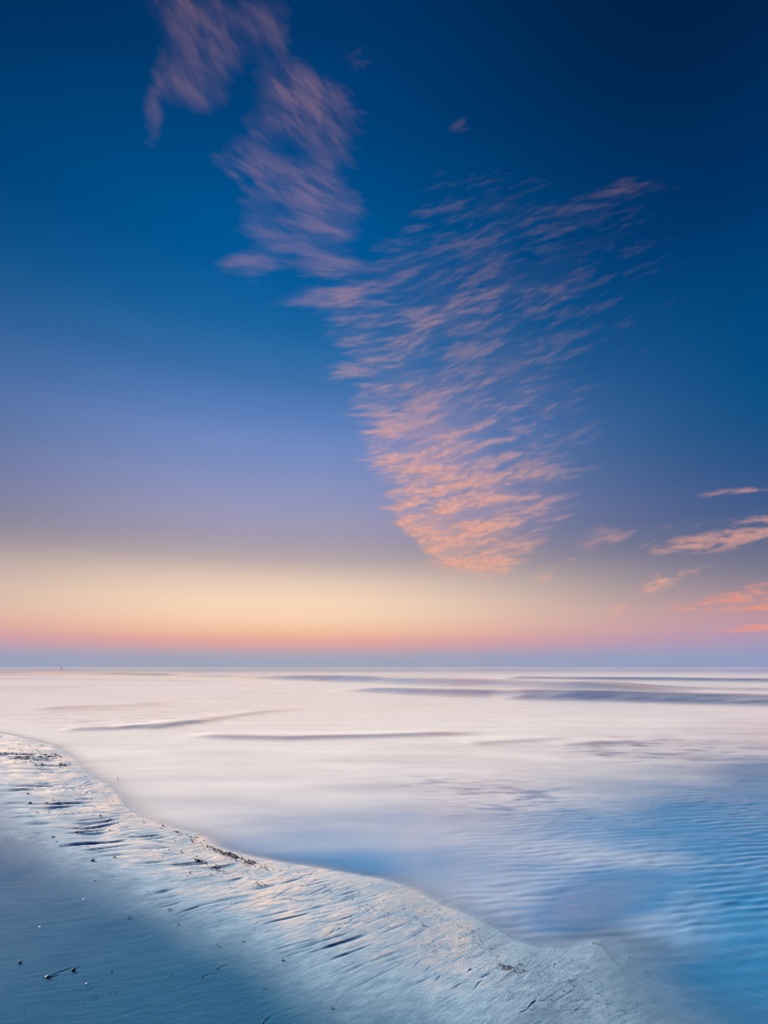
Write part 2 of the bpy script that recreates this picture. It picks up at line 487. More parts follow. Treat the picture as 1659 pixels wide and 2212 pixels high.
    tag(o, 'smooth wet sand beach with a pale rilled ridge', 'beach', kind='structure')
    return xs, ys, z

xs_s, ys_s, Z_s = build_sand()

def sand_z(X, Y):
    r = np.interp(Y, ys_s, np.arange(len(ys_s))); c = np.interp(X, xs_s, np.arange(len(xs_s)))
    return bil(Z_s, np.asarray(r, float), np.asarray(c, float))

# wide ground far below and behind, reaching the horizon
gv = [(-90000, -90000, -1.0), (90000, -90000, -1.0), (90000, 90000, -1.0), (-90000, 90000, -1.0)]
g = mesh_arrays('seabed', gv, [(0, 1, 2, 3)], M_SAND, {'dry': [0] * 4, 'grit': [0] * 4}, smooth=False)
tag(g, 'flat sandy sea bed under the water', 'sea bed', kind='structure')

# ------------------------------------------------------------------ the sea and the pool
def build_water():
    xs, _ = axis(-60, 1720, 2.5, -5200, 7000, 1.13)
    dd = np.concatenate([np.geomspace(60000, 215, 36), np.arange(210, 70, -1.3), np.arange(70, 21, -0.6)])
    far = CY - F * np.tan(-np.arctan(HC / dd) - PITCH)
    ys = np.concatenate([far, np.arange(far[-1] + 1.2, 2300, 1.7)])
    v, st = ys[-1], 1.7
    ex = []
    while v < 3000:
        st *= 1.13; v += st; ex.append(v)
    ys = np.concatenate([ys, ex])
    XX, YY = np.meshgrid(xs, ys)
    wx, wy = ground(XX, YY)
    near = YY > 1560
    s = np.full(XX.shape, -50.0)
    s[near] = shore_s(XX[near], YY[near], wx[near], wy[near])
    sl = (~near) & (XX < 200)
    s[sl] = shore_s(XX[sl], YY[sl], wx[sl], wy[sl])
    z = np.zeros(XX.shape)
    dist = np.hypot(wx, wy)
    # long low swells and the lines of spent breakers: (points, height, width in metres)
    waves = [([(-900, 1448), (-200, 1451), (100, 1456), (400, 1463), (700, 1472), (1000, 1482), (1250, 1489), (1500, 1496)], 0.75, 3.0, 1),
             ([(700, 1490), (1000, 1502), (1250, 1509), (1659, 1516), (2600, 1538)], 0.36, 1.5, 1),
             ([(1050, 1508), (1300, 1513), (1659, 1522), (2600, 1548)], 0.14, 1.0, 1),
             ([(1050, 1466), (1300, 1469), (1659, 1474), (2600, 1484)], 0.45, 2.2, 1),
             ([(1200, 1483), (1659, 1491), (2300, 1500)], 0.14, 1.2, .6),
             ([(300, 1459), (700, 1462), (1000, 1464)], 0.10, 2.0, .3),
             ([(-400, 1464), (0, 1467), (250, 1470), (480, 1474)], 0.16, 1.6, .5),
             ([(-300, 1480), (0, 1483), (200, 1485)], 0.05, 1.0, .4),
             ([(60, 1534), (140, 1528), (260, 1524), (340, 1520)], 0.045, 0.5, .9),
             ([(90, 1540), (160, 1534), (240, 1532)], 0.014, 0.4, .8),
             ([(120, 1577), (250, 1573), (340, 1567), (440, 1555)], 0.035, 0.35, 1),
             ([(300, 1575), (340, 1570), (440, 1556), (520, 1543), (600, 1534)], 0.030, 0.35, .8),
             ([(390, 1589), (520, 1591), (620, 1593), (760, 1590), (900, 1586), (1060, 1583)], 0.034, 0.32, 1),
             ([(1000, 1606), (1100, 1600), (1240, 1592)], 0.010, 0.3, .7),
             ([(1200, 1610), (1290, 1604), (1380, 1600)], 0.010, 0.3, .7)]
    face = np.zeros(XX.shape)
    for P, A, W, dk in waves:
        P = np.array(P, float)
        G = np.stack(ground(P[:, 0], P[:, 1]), -1)
        sel = (XX > P[:, 0].min() - 60) & (XX < P[:, 0].max() + 60) & (YY > P[:, 1].min() - 30) & (YY < P[:, 1].max() + 40)
        d, t, sd = poly_dist(wx[sel], wy[sel], G)
        near_side = wy[sel] < np.interp(wx[sel], G[:, 0], G[:, 1])
        q = d / np.where(near_side, W, W * 2.2)
        env = sstep(0, 0.12, t) * (1 - sstep(0.85, 1.0, t))
        md = 0.85 + 0.35 * fbm(wx[sel] / (W * 22), wy[sel] / (W * 8), 3, 71)
        z[sel] += A * env * md * np.exp(-q * q)
        if W > 0.6:
            face[sel] = np.maximum(face[sel], dk * env * np.exp(-(d / (W * 1.3)) ** 2) * sstep(-0.5 * W, 0.8 * W, np.where(near_side, d, -d)) * 1.2 * np.clip(md, 0, 1))
    # long strips of unbroken, foam-free water: (points, reach away, reach near, strength)
    strips = [([(-2500, 1443), (-900, 1446), (0, 1453), (200, 1456), (400, 1462), (700, 1471), (1000, 1480), (1250, 1487), (1450, 1492), (1700, 1499)], 3, 6, .85),
              ([(760, 1487), (1000, 1497), (1300, 1505), (1500, 1508), (1659, 1510), (2600, 1528), (5000, 1570)], 9, 10, 1.0),
              ([(1120, 1466), (1350, 1468), (1659, 1472), (2600, 1486)], 3, 5, .8),
              ([(1150, 1482), (1400, 1486), (1659, 1490), (2600, 1500)], 6, 7, .5),
              ([(400, 1458), (800, 1461), (1100, 1463)], 3, 4, .25),
              ([(-900, 1462), (0, 1466), (250, 1468), (480, 1472)], 2, 4, .4),
              ([(-300, 1486), (0, 1488), (180, 1489)], 3, 6, .3),
              ([(60, 1534), (140, 1529), (260, 1525), (400, 1519)], 3, 8, .6),
              ([(110, 1577), (250, 1574), (340, 1568), (430, 1557)], 2, 5, .5),
              ([(290, 1581), (330, 1573), (440, 1557), (520, 1544), (600, 1534), (700, 1528)], 2, 6, .6),
              ([(380, 1588), (520, 1591), (620, 1593), (760, 1590), (900, 1586), (1060, 1583)], 1.6, 7, .75),
              ([(1000, 1607), (1100, 1601), (1240, 1593)], 2, 5, .4), ([(1200, 1611), (1290, 1605), (1400, 1600)], 2, 6, .4)]
    dark = np.zeros(XX.shape)
    sn = fbm(XX / 170.0, YY / 9.0, 4, 75)
    for P, up_, dn_, dk in strips:
        P = np.array(P, float)
        sel = (XX > P[0, 0]) & (XX < P[-1, 0]) & (YY > P[:, 1].min() - 3 * up_) & (YY < P[:, 1].max() + 3 * dn_)
        e = YY[sel] - np.interp(XX[sel], P[:, 0], P[:, 1]) + 2.0 * sn[sel]
        q = e / np.where(e > 0, dn_, up_)
        t = (XX[sel] - P[0, 0]) / (P[-1, 0] - P[0, 0])
        env = sstep(0, 0.22, t) * (1 - sstep(0.8, 1.0, t))
        dark[sel] = np.maximum(dark[sel], dk * env * np.exp(-q * q) * np.clip(0.85 + 0.6 * sn[sel], 0, 1.2))
    # slow undulation of the flood sheet
    z += sstep(1500, 1640, YY) * 0.003 * fbm(wx * 0.5, wy * 1.3, 4, 81) * (1 - sstep(1900, 2100, YY))
    # current ripples in the shallows to the right, smooth over the scour hole
    rz = sstep(900, 1240, XX + 0.35 * (YY - 1700)) * sstep(1650, 1790, YY + 0.06 * (XX - 1250)) 
    hole = np.exp(-(((XX - 1275) / 150) ** 2 + ((YY - 1955 + 0.22 * (XX - 1275)) / 62) ** 2) ** 1.5)
    rz = rz * (1 - hole) * (1 - 0.75 * sstep(2010, 2130, YY + 0.05 * (1659 - XX)))
    islet = np.exp(-(((XX - 1130) / 95) ** 2 + ((YY - 1925) / 45) ** 2))
    rz = np.clip(rz + 0.5 * islet, 0, 1)
    u = wx * math.cos(0.18) + wy * math.sin(0.18); vv = -wx * math.sin(0.18) + wy * math.cos(0.18)
    u = u + 0.10 * fbm(wx * 1.6, wy * 1.6, 3, 91); vv = vv + 0.07 * fbm(wx * 1.3 + 5, wy * 2.2, 3, 92)
    rip = gnoise(u / 0.26, vv / 0.085, 93) + 0.55 * gnoise(u / 0.14, vv / 0.05, 94) + 0.45 * np.sin(vv / 0.10 * 2 * np.pi + 2.2 * gnoise(u / .5, vv / .3, 95))
    am = 0.55 + 0.7 * fbm(wx * 0.9, wy * 1.4, 3, 96)
    z += 0.0028 * rz * np.clip(am, 0.1, 1.5) * rip
    fl = sstep(1230, 1400, XX) * sstep(1960, 2080, YY)
    u2 = wx * math.cos(-0.62) + wy * math.sin(-0.62); v2 = -wx * math.sin(-0.62) + wy * math.cos(-0.62)
    z += 0.0017 * fl * (gnoise(u2 / 0.45, v2 / 0.035, 97) + 0.7 * gnoise(u2 / 0.25, v2 / 0.02, 98))
    # milkiness: the silky blur of foam; clearer, with sky blue painted in, where thin and calm
    st = fbm(wx * 0.35 + 3, wy * 1.1, 5, 101)
    st2 = fbm(wx * 0.9, wy * 3.0, 4, 103)
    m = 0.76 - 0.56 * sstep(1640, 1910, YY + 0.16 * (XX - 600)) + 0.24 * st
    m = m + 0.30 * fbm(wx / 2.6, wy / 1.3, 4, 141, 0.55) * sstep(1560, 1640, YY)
    m = m - 0.35 * sstep(1200, 1800, XX) * sstep(1500, 1700, YY) - 0.75 * dark
    patch = np.exp(-(((XX - 1110) / 130) ** 2 + ((YY - 1725) / 34) ** 2)) + 0.9 * np.exp(-(((XX - 1400) / 190) ** 2 + ((YY - 1620) / 26) ** 2)) \
        + 1.0 * np.exp(-(((XX - 300) / 260) ** 2 + ((YY - 1545) / 30) ** 2)) + 0.5 * np.exp(-(((XX - 940) / 120) ** 2 + ((YY - 1690) / 20) ** 2))
    st3 = fbm(XX / 70.0, YY / 5.0, 4, 108)
    m = m - 0.85 * patch * np.clip(st2 * 1.2 + st3 * 1.6 + 0.1, 0, 1)
    dark = np.maximum(dark * 0.8, 1.1 * face)
    m = m - 0.42 * hole
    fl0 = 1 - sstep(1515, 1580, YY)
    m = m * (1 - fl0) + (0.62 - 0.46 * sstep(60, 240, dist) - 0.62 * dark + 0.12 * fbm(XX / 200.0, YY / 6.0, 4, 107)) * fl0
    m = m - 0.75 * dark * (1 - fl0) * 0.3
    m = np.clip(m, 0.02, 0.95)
    rough = np.clip(0.06 + 0.10 * m + 0.03 * st, 0.04, 0.6)
    rough = rough * (1 - 0.5 * hole)
    blue = sstep(1600, 1860, YY + 0.12 * (XX - 900)) * (1 - 0.45 * hole)  # share of painted sky blue, stored as clear
    zs = np.full(XX.shape, -0.45)
    inn = (YY > 1505) & (XX > xs_s[0]) & (XX < xs_s[-1]) & (YY < 2990)
    zs[inn] = sand_z(XX[inn], YY[inn])
    depth = np.where(s < 0, np.clip(-0.0 - np.minimum(zs, 0), 0, 1), 0)
    al = 1 - np.exp(-depth / np.interp(XX, [1200, 1330, 1480], [0.010, 0.018, 0.011]))
    al = np.where(inn, al, 1.0)
    Q = grid_quads(*XX.shape)[:, ::-1]
    keep = ((s < 0.30) | (YY < 1500)).ravel()[Q].any(1)
    Q = Q[keep]
    used = np.unique(Q)
    re = np.full(XX.size, -1); re[used] = np.arange(len(used))
    V = np.stack([wx, wy, z], -1).reshape(-1, 3)[used]
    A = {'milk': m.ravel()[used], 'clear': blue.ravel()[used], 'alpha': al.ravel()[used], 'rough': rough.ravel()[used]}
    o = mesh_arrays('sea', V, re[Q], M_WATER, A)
    tag(o, 'silky pale sea running into a shallow pool', 'sea', kind='structure')

build_water()
# ------------------------------------------------------------------ clouds: thin bodies on a level 3 km up
CLOUD_H = 3000.0

def blob(X, Y, cx, cy, rx, ry, deg=0.0, w=1.0, p=2.0):
    a = math.radians(deg)
    u = (X - cx) * math.cos(a) + (Y - cy) * math.sin(a)
    v = -(X - cx) * math.sin(a) + (Y - cy) * math.cos(a)
    return w * np.exp(-((u / rx) ** 2 + (v / ry) ** 2) ** (p / 2))

def cloud(label, group, box, step, mask_fn, ang_fn, seed, thick=28.0, smear=26, lo=0.16, gain=1.0, cap=0.8, fine=0.5, puff=0.8, teeth=0.0, veil=0.0, mat=None, fade=None, warp=1.0):
    X0, X1, Y0, Y1 = box
    xs, ys = np.arange(X0, X1, step), np.arange(Y0, Y1, step)
    X, Y = np.meshgrid(xs, ys)
    r = np.random.default_rng(seed)
    warpx = warp * 26 * fbm(X / 120, Y / 90, 5, seed, 0.6) + teeth * gnoise(X / 160 + 3, Y / 17, seed + 1) + teeth * 0.6 * gnoise(X / 90, Y / 8.5, seed + 4)
    warpy = warp * 14 * fbm(X / 120 + 9, Y / 80, 5, seed + 2, 0.6)
    m = mask_fn(X + warpx, Y + warpy)
    ang = np.radians(ang_fn(X, Y)) + 0.22 * fbm(X / 120, Y / 80, 3, seed + 3)
    sa, ca = np.sin(ang), np.cos(ang)
    n, wsum = 0, 0                                     # every size of wisp drawn out in proportion to itself
    for k, (sc, wt) in enumerate(((88, .8 * puff), (46, 1.0 * puff), (24, .9 * fine), (12, .66 * fine), (6.0, .46 * fine))):
        q = gnoise(X / sc + 5.1 * k, Y / (sc * 0.62) - 3.3 * k, seed + 20 + k)
        q = streak(q, sa, ca, max(1, min(smear, int(1.8 * sc / step))))
        n = n + wt * q / q.std(); wsum += wt * wt
    n = n / math.sqrt(wsum)
    g = fbm(X / 170.0, Y / 110.0, 4, seed + 8); g /= g.std()
    b = n
    body = sstep(-1.8, 2.6, n)
    v = np.clip(m * (0.16 + 2.0 * body ** 1.5) - lo * (1 - body), 0, 2.0) * gain
    v = v * v / (v + 0.10)
    v = cap * (1 - np.exp(-1.25 * v))
    if veil:
        v = 1 - (1 - v) * (1 - veil * sstep(0.02, 0.5, m) * np.clip(0.75 + 0.25 * g + 0.15 * b, 0, 1.4))
    edge = np.minimum(np.minimum(X - X0, X1 - X), np.where(Y0 < 0, 99, Y - Y0))
    v = v * sstep(0, 14, edge)
    if fade: v = v * np.interp(Y, *fade)
    v = (v + np.roll(v, 1, 0) + np.roll(v, 1, 1)) / 3
    cx, cy = (X - CX) / F, (CY - Y) / F
    dy = math.cos(PITCH) - cy * math.sin(PITCH); dz = math.sin(PITCH) + cy * math.cos(PITCH)
    t = CLOUD_H / dz
    zz = thick * v
    h, w = X.shape
    lowv = np.stack([cx * t, dy * t, HC + CLOUD_H - zz - 1.0], -1).reshape(-1, 3)
    topv = np.stack([cx * t, dy * t, HC + CLOUD_H + 0.5 * zz + 1.0], -1).reshape(-1, 3)
    Q = grid_quads(h, w)
    keep = (v.ravel()[Q] > 0.004).any(1)
    Q = Q[keep]
    if len(Q) == 0: return
    used = np.unique(Q); re = np.full(h * w, -1); re[used] = np.arange(len(used)); k = len(used)
    Ql = re[Q]
    o = mesh_arrays('cloud', np.concatenate([lowv[used], topv[used]]), np.concatenate([Ql, Ql[:, ::-1] + k]), mat or M_CLOUD,
                    {'cover': np.concatenate([v.ravel()[used], 0.35 * v.ravel()[used]])})
    tag(o, label, 'cloud', group)
    return o

def ell(*L):
    return lambda X, Y: np.clip(1 - np.prod([1 - np.clip(blob(X, Y, *e), 0, 1) for e in L], axis=0), 0, 1)

def fan_ang(X, Y):
    left = np.interp(Y, [0, 250, 400, 520, 600, 700, 1000, 1250], [58, 50, 36, 14, -2, -5, -6, -2])
    rt = np.interp(Y, [380, 700, 1000, 1200, 1300], [-18, -24, -17, -9, -4])
    return left + (rt - left) * sstep(720, 940, X)

cloud('ragged dusky mauve cloud scrap highest above the sea', None, (280, 640, -60, 330), 2.4,
      ell((395, 20, 62, 42, 25, .9), (470, 60, 85, 62, 20, .62), (412, 185, 52, 40, 25, .78), (440, 125, 55, 55, 0, .55), (455, 215, 30, 20, 35, .5),
          (330, 255, 17, 52, 5, .55), (345, 150, 14, 40, 0, .4), (560, 45, 50, 45, 0, .4), (600, 95, 26, 45, 10, .34)),
      fan_ang, 201, lo=.06, gain=1.0, cap=.08, smear=30, fine=.6, puff=1.1, veil=.035, mat=M_DUSK)
cloud('tall soft lilac cloud column leading into the fan shaped cloud', None, (440, 860, 60, 720), 2.4,
      ell((615, 185, 62, 40, 35, .8), (680, 240, 75, 60, 30, .62), (700, 300, 50, 60, 0, .5), (575, 275, 45, 35, 30, .35), (540, 360, 58, 34, 30, .7), (640, 385, 70, 40, 20, .75),
          (668, 430, 72, 36, 10, .85), (672, 500, 70, 32, 8, .85), (545, 566, 46, 22, -8, .85), (600, 500, 60, 65, 0, .32), (700, 565, 68, 17, 4, .8),
          (560, 430, 40, 42, 0, .38), (715, 632, 70, 17, -3, .75), (650, 650, 55, 9, -4, .6), (735, 655, 40, 22, 0, .5), (775, 130, 14, 28, 10, .3), (735, 440, 35, 50, 0, .25)),
      fan_ang, 211, lo=.06, gain=1.0, cap=.112, smear=30, fine=.7, puff=1.0, teeth=12, veil=.045, mat=M_DUSK)

def fan_mask(X, Y):
    # soft triangle: ragged on the seaward left edge, fading out to the right
    xl = np.interp(Y, [380, 560, 640, 700, 760, 840, 930, 1040, 1130, 1180, 1225, 1255], [900, 770, 690, 660, 700, 735, 760, 800, 850, 905, 985, 1050])
    xr = np.interp(Y, [380, 480, 640, 800, 1000, 1150, 1240, 1260], [1420, 1560, 1440, 1330, 1240, 1190, 1110, 1070])
    f = (X - xl) / (xr - xl)
    core = sstep(-0.02, 0.12, f) * (1 - sstep(0.15, 1.25, f))
    inten = np.interp(Y, [340, 420, 560, 700, 860, 980, 1080, 1200, 1240, 1262], [0, .10, .15, .21, .28, .46, .70, .92, .88, 0])
    m = core * inten
    m = np.maximum(m, np.clip(1 - np.prod([1 - blob(X, Y, *e) for e in (
        (745, 650, 75, 26, -4, .62), (800, 600, 70, 34, -12, .5), (720, 585, 60, 14, 0, .5), (950, 690, 120, 42, -22, .72), (890, 730, 70, 25, -15, .5), (1060, 555, 90, 24, -20, .42), (1020, 640, 110, 22, -25, .45), (880, 560, 60, 16, -15, .42), (1380, 410, 70, 22, -6, .42),
        (1250, 470, 130, 50, -18, .34), (1150, 650, 150, 60, -24, .36), (760, 800, 50, 20, -5, .6), (920, 960, 70, 16, -18, .6), (950, 1050, 80, 40, -10, .7),
        (1040, 1200, 70, 34, -8, .9), (1100, 880, 120, 50, -18, .34))], axis=0), 0, 1) * np.interp(Y, [400, 700, 950, 1150], [.36, .46, .62, .95]))
    return m
cloud('great fan shaped peach and pink cloud narrowing to a glowing tip', None, (610, 1640, 320, 1290), 2.0, fan_mask, fan_ang, 221,
      lo=.05, cap=.86, smear=44, fine=1.0, puff=.8, teeth=24, veil=.27, fade=([380, 600, 800, 960, 1100], [.25, .33, .50, .78, 1.0]))
flat = lambda d: (lambda X, Y: np.full(X.shape, d))
cloud('long orange cloud streak rising to the right above the low clouds', 'low clouds over the sea', (1340, 1860, 1085, 1220), 2.2,
      ell((1580, 1158, 105, 15, -9, .95), (1500, 1178, 70, 12, -4, .85), (1590, 1125, 120, 6, -5, .5), (1440, 1172, 50, 4, -1, .45), (1690, 1135, 90, 16, -10, .9)),
      flat(-9), 231, thick=28, lo=.07, gain=1.1, cap=.6, smear=14, fine=1.1, puff=.8, warp=.3)
cloud('small orange comma shaped cloud below the long orange streak', 'low clouds over the sea', (1350, 1560, 1205, 1310), 2.0,
      ell((1424, 1258, 32, 13, -20, .95), (1470, 1240, 45, 8, -14, .6), (1416, 1272, 16, 9, -20, .8)), flat(-16), 241, thick=28, lo=.07, gain=1.1, cap=.6, smear=10, fine=1.0, puff=.7, warp=.3)
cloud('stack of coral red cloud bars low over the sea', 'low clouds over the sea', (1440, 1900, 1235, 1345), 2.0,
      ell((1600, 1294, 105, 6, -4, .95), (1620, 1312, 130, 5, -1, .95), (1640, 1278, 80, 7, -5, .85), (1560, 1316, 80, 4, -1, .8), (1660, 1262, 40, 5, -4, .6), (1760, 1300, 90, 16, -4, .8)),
      flat(-4), 251, thick=28, lo=.06, gain=1.2, cap=.75, smear=16, fine=1.0, puff=.7, mat=M_CORAL_LIT, warp=.3)
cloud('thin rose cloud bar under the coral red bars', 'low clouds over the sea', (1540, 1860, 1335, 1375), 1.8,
      ell((1640, 1354, 70, 5, -2, .85), (1610, 1360, 50, 3, -2, .6), (1740, 1352, 60, 5, -2, .7)), flat(-3), 261, thick=25, lo=.04, gain=1.5, cap=.8, smear=14, fine=.5, puff=.4, mat=M_CORAL_LIT, warp=.3)
cloud('thin lilac cloud wisp above the long orange streak', 'low clouds over the sea', (1490, 1860, 1030, 1085), 2.0,
      ell((1620, 1057, 85, 5, -6, .7), (1720, 1046, 60, 6, -8, .6)), flat(-7), 271, thick=25, lo=.05, gain=1.3, cap=.4, smear=14, fine=.5, puff=.4, warp=.3)
cloud('small peach cloud tuft beside the tip of the fan', 'low clouds over the sea', (1130, 1270, 1195, 1265), 1.9,
      ell((1200, 1222, 26, 6, -4, .85), (1180, 1238, 22, 12, -30, .55), (1228, 1207, 16, 5, 10, .5)), flat(-8), 281, thick=25, lo=.06, gain=1.3, cap=.5, smear=9, fine=.3, puff=.3, warp=.3)
cloud('faint dusky rose cloud smudge between fan and orange streak', 'low clouds over the sea', (1230, 1420, 1120, 1200), 2.2,
      ell((1318, 1158, 52, 20, -14, .8)), flat(-14), 291, thick=25, lo=.04, gain=1.2, cap=.26, smear=12, fine=.5, puff=.6, warp=.3)
cloud('tiny peach cloud puff low above the horizon haze', 'low clouds over the sea', (1290, 1380, 1295, 1345), 1.6,
      ell((1330, 1320, 12, 8, -20, .9), (1345, 1310, 18, 4, -16, .6)), flat(-14), 301, thick=40, lo=.05, gain=1.2, cap=.55, smear=8, fine=.5, puff=.5, warp=.3)
cloud('hair thin pale cloud line below the tip of the fan', 'low clouds over the sea', (980, 1150, 1285, 1320), 1.6,
      ell((1070, 1301, 50, 2.4, -1, .8), (1030, 1302, 30, 2, 0, .5)), flat(-1), 311, thick=40, lo=.03, gain=1.3, cap=.34, smear=14, fine=.3, puff=.3, warp=.3)
cloud('small isolated dusky puff above the fan shaped cloud', None, (950, 1060, 230, 310), 2.2,
      ell((1003, 266, 24, 13, -20, .8)), flat(-30), 321, thick=25, lo=.04, cap=.07, smear=9, fine=.4, puff=.6, warp=.3)
#END_CLOUDS
# ------------------------------------------------------------------ small things on the sand
K1 = 1.0 / 1.1302

def project(x, y, z):
    f = y * math.cos(PITCH) + (z - HC) * math.sin(PITCH)
    u = -y * math.sin(PITCH) + (z - HC) * math.cos(PITCH)
    return CX + F * x / f, CY - F * u / f

def on_sand(sx, sy):
    """where a thing seen at this picture place rests on the sand"""
    X, Y = sx * K1, sy * K1
    z = 0.0
    for _ in range(12):
        x, y = ground(X, Y, z)
        Xp, Yp = project(x, y, 0.0)
        z = 0.5 * z + 0.5 * float(sand_z(np.array(Xp), np.array(Yp)))
    x, y = ground(X, Y, z)
    return float(x), float(y), z

def plain_material(name, dark, light, rough, scale, ior=1.45):
    n = NT(name)
    g = n.n('ShaderNodeTexCoord')
    nz = n.noise(g.outputs['Object'], scale, 4.0, 0.65)
    info = n.n('ShaderNodeObjectInfo')
    f = n.math('ADD', n.mapr(nz, 0.3, 0.7, 0.0, 0.7), n.math('MULTIPLY', info.outputs['Random'], 0.3), True)
    c = n.mix(f, dark, light)
    b = n.n('ShaderNodeBump', {'Height': nz, 'Strength': 0.3, 'Distance': 0.1}).outputs[0]
    p = n.n('ShaderNodeBsdfPrincipled', {'Base Color': c, 'Roughness': rough, 'Normal': b, 'IOR': ior})
    n.link(p.outputs[0], n.out.inputs['Surface'])
    return n.m

M_STONE = plain_material('dark_stone', (0.005, 0.006, 0.009), (0.022, 0.021, 0.025), 0.75, 1.8, 1.3)
M_PALE = plain_material('pale_stone', (0.10, 0.09, 0.09), (0.24, 0.22, 0.20), 0.6, 2.0)
M_SHELL = plain_material('bleached_shell', (0.62, 0.62, 0.60), (0.85, 0.85, 0.84), 0.4, 3.0)
M_CLAM = plain_material('blue_grey_shell', (0.05, 0.08, 0.10), (0.16, 0.22, 0.26), 0.5, 3.0)
M_WOOD = plain_material('wet_driftwood', (0.012, 0.011, 0.012), (0.05, 0.042, 0.038), 0.6, 4.0)
M_BUOY = plain_material('weathered_buoy_paint', (0.03, 0.03, 0.035), (0.07, 0.06, 0.06), 0.6, 2.0)

def ico():
    p = (1 + 5 ** 0.5) / 2
    v = [(-1, p, 0), (1, p, 0), (-1, -p, 0), (1, -p, 0), (0, -1, p), (0, 1, p), (0, -1, -p), (0, 1, -p), (p, 0, -1), (p, 0, 1), (-p, 0, -1), (-p, 0, 1)]
    f = [(0, 11, 5), (0, 5, 1), (0, 1, 7), (0, 7, 10), (0, 10, 11), (1, 5, 9), (5, 11, 4), (11, 10, 2), (10, 7, 6), (7, 1, 8),
         (3, 9, 4), (3, 4, 2), (3, 2, 6), (3, 6, 8), (3, 8, 9), (4, 9, 5), (2, 4, 11), (6, 2, 10), (8, 6, 7), (9, 8, 1)]
    v = [np.array(a) / np.linalg.norm(a) for a in v]
    mid, nf = {}, []
    def m(a, b):
        k = (min(a, b), max(a, b))
        if k not in mid:
            q = v[a] + v[b]; v.append(q / np.linalg.norm(q)); mid[k] = len(v) - 1
        return mid[k]
    for a, b, c in f:
        x, y, z = m(a, b), m(b, c), m(c, a)
        nf += [(a, x, z), (b, y, x), (c, z, y), (x, y, z)]
    return np.array(v), np.array(nf)
ICO_V, ICO_F = ico()

def pebble_shape(seed, flat=0.62):
    r = np.random.default_rng(seed)
    v = ICO_V.copy()
    for _ in range(5):                                # worn facets
        n = r.normal(0, 1, 3); n /= np.linalg.norm(n); d = r.uniform(0.62, 0.9)
        over = np.maximum(v @ n - d, 0)
        v = v - over[:, None] * n * 0.85
    v = v * (1 + 0.07 * r.normal(0, 1, (len(v), 1)))
    return v * np.array([1.0, r.uniform(0.62, 0.9), flat * r.uniform(0.8, 1.15)])

PEB = [pebble_shape(k) for k in range(9)]
def tri_mesh(name, V, Fc, mat, smooth=True):
    me = bpy.data.meshes.new(name)
    me.from_pydata([tuple(map(float, a)) for a in V], [], [tuple(map(int, a)) for a in Fc])
    me.polygons.foreach_set('use_smooth', [smooth] * len(Fc))
    me.materials.append(mat); me.update()
    return me
PEB_ME = [tri_mesh('pebble', v, ICO_F, M_STONE) for v in PEB]
PALE_ME = tri_mesh('pebble', pebble_shape(77), ICO_F, M_PALE)
FLAT_ME = tri_mesh('pebble', pebble_shape(78, 0.34) * np.array([1.0, 0.8, 1]), ICO_F, M_STONE)
BLOCK_ME = tri_mesh('stone', pebble_shape(79, 0.85), ICO_F, M_STONE)

def put(name, me, sx, sy, wpx, label, cat, group=None, rz=None, sink=0.25, hz=1.0):
    x, y, z = on_sand(sx, sy)
    rad = 0.5 * wpx / 1250.0 * (y * math.cos(PITCH) + (z - HC) * math.sin(PITCH))
    o = bpy.data.objects.new(name, me)
    COL.objects.link(o)
    rad *= 0.85
    o.scale = (rad, rad, rad * hz)
    o.location = (x, y, z + rad * hz * (0.55 - sink))
    o.rotation_euler = (random.uniform(-.2, .2), random.uniform(-.2, .2), random.uniform(0, 6.28) if rz is None else rz)
    return tag(o, label, cat, group)

# stones that can be told apart
put('stone', BLOCK_ME, 73, 1962.5, 9.5, 'largest blocky dark stone on the smooth blue sand beside the far rills', 'stone', rz=0.2)
put('stone', FLAT_ME, 68, 1938.6, 8, 'flat dark stone just behind the largest blocky stone', 'stone', rz=0.1)
put('stone', BLOCK_ME, 187, 2032.6, 6, 'round dark stone where the deep far rills run out', 'stone')
put('stone', FLAT_ME, 129, 2043, 9, 'thin dark sliver of stone on smooth sand below the far rills', 'stone', rz=0.15, hz=.8)
put('stone', FLAT_ME, 225.6, 2101.5, 12, 'wide flat dark stone with a pebble behind on the smooth sand', 'stone', rz=0.1)
put('pebble', PEB_ME[0], 226, 2096, 4, 'pebble directly behind the wide flat dark stone', 'pebble')
put('stone', FLAT_ME, 279, 2093, 8, 'flat dark stone between the wide flat stone and the rills', 'stone', rz=0.1)
put('stone', BLOCK_ME, 48, 2351, 8, 'dark round stone alone on the deep blue sand', 'stone')
put('stone', PEB_ME[3], 179, 2370, 11, 'dark stone at the end of the scour mark from the half buried shell', 'stone', rz=0.4)
put('stone', PEB_ME[4], 530, 2364.6, 6.5, 'dark stone with a faint scour tail on smooth sand', 'stone')
put('stone', PEB_ME[5], 493.7, 2385.8, 5.5, 'small dark stone next to the stone with the scour tail', 'stone')
put('stone', FLAT_ME, 690, 2344.7, 7.5, 'flat dark stone below the long straight furrow', 'stone', rz=0.2)
put('stone', PEB_ME[6], 592.6, 2298.4, 5, 'dark pointed stone on pale blue sand above the long furrow', 'stone')
put('stone', PALE_ME, 1031, 2259, 6.5, 'pale brown stone on the gritty crest by the peach reflection', 'stone')
put('stone', PEB_ME[7], 642, 2498, 6, 'dark stone lowest down on the smooth sand with a streak behind', 'stone')
put('stone', PEB_ME[1], 397, 2017, 7, 'dark clump like stone on the crest at the water edge', 'stone')
for sx, sy in ((642, 2414.7), (648, 2413)):
    put('pebble', PEB_ME[2], sx, sy, 3.4, 'one of two small pebbles lying side by side on smooth sand', 'pebble', 'pair of pebbles on smooth sand')
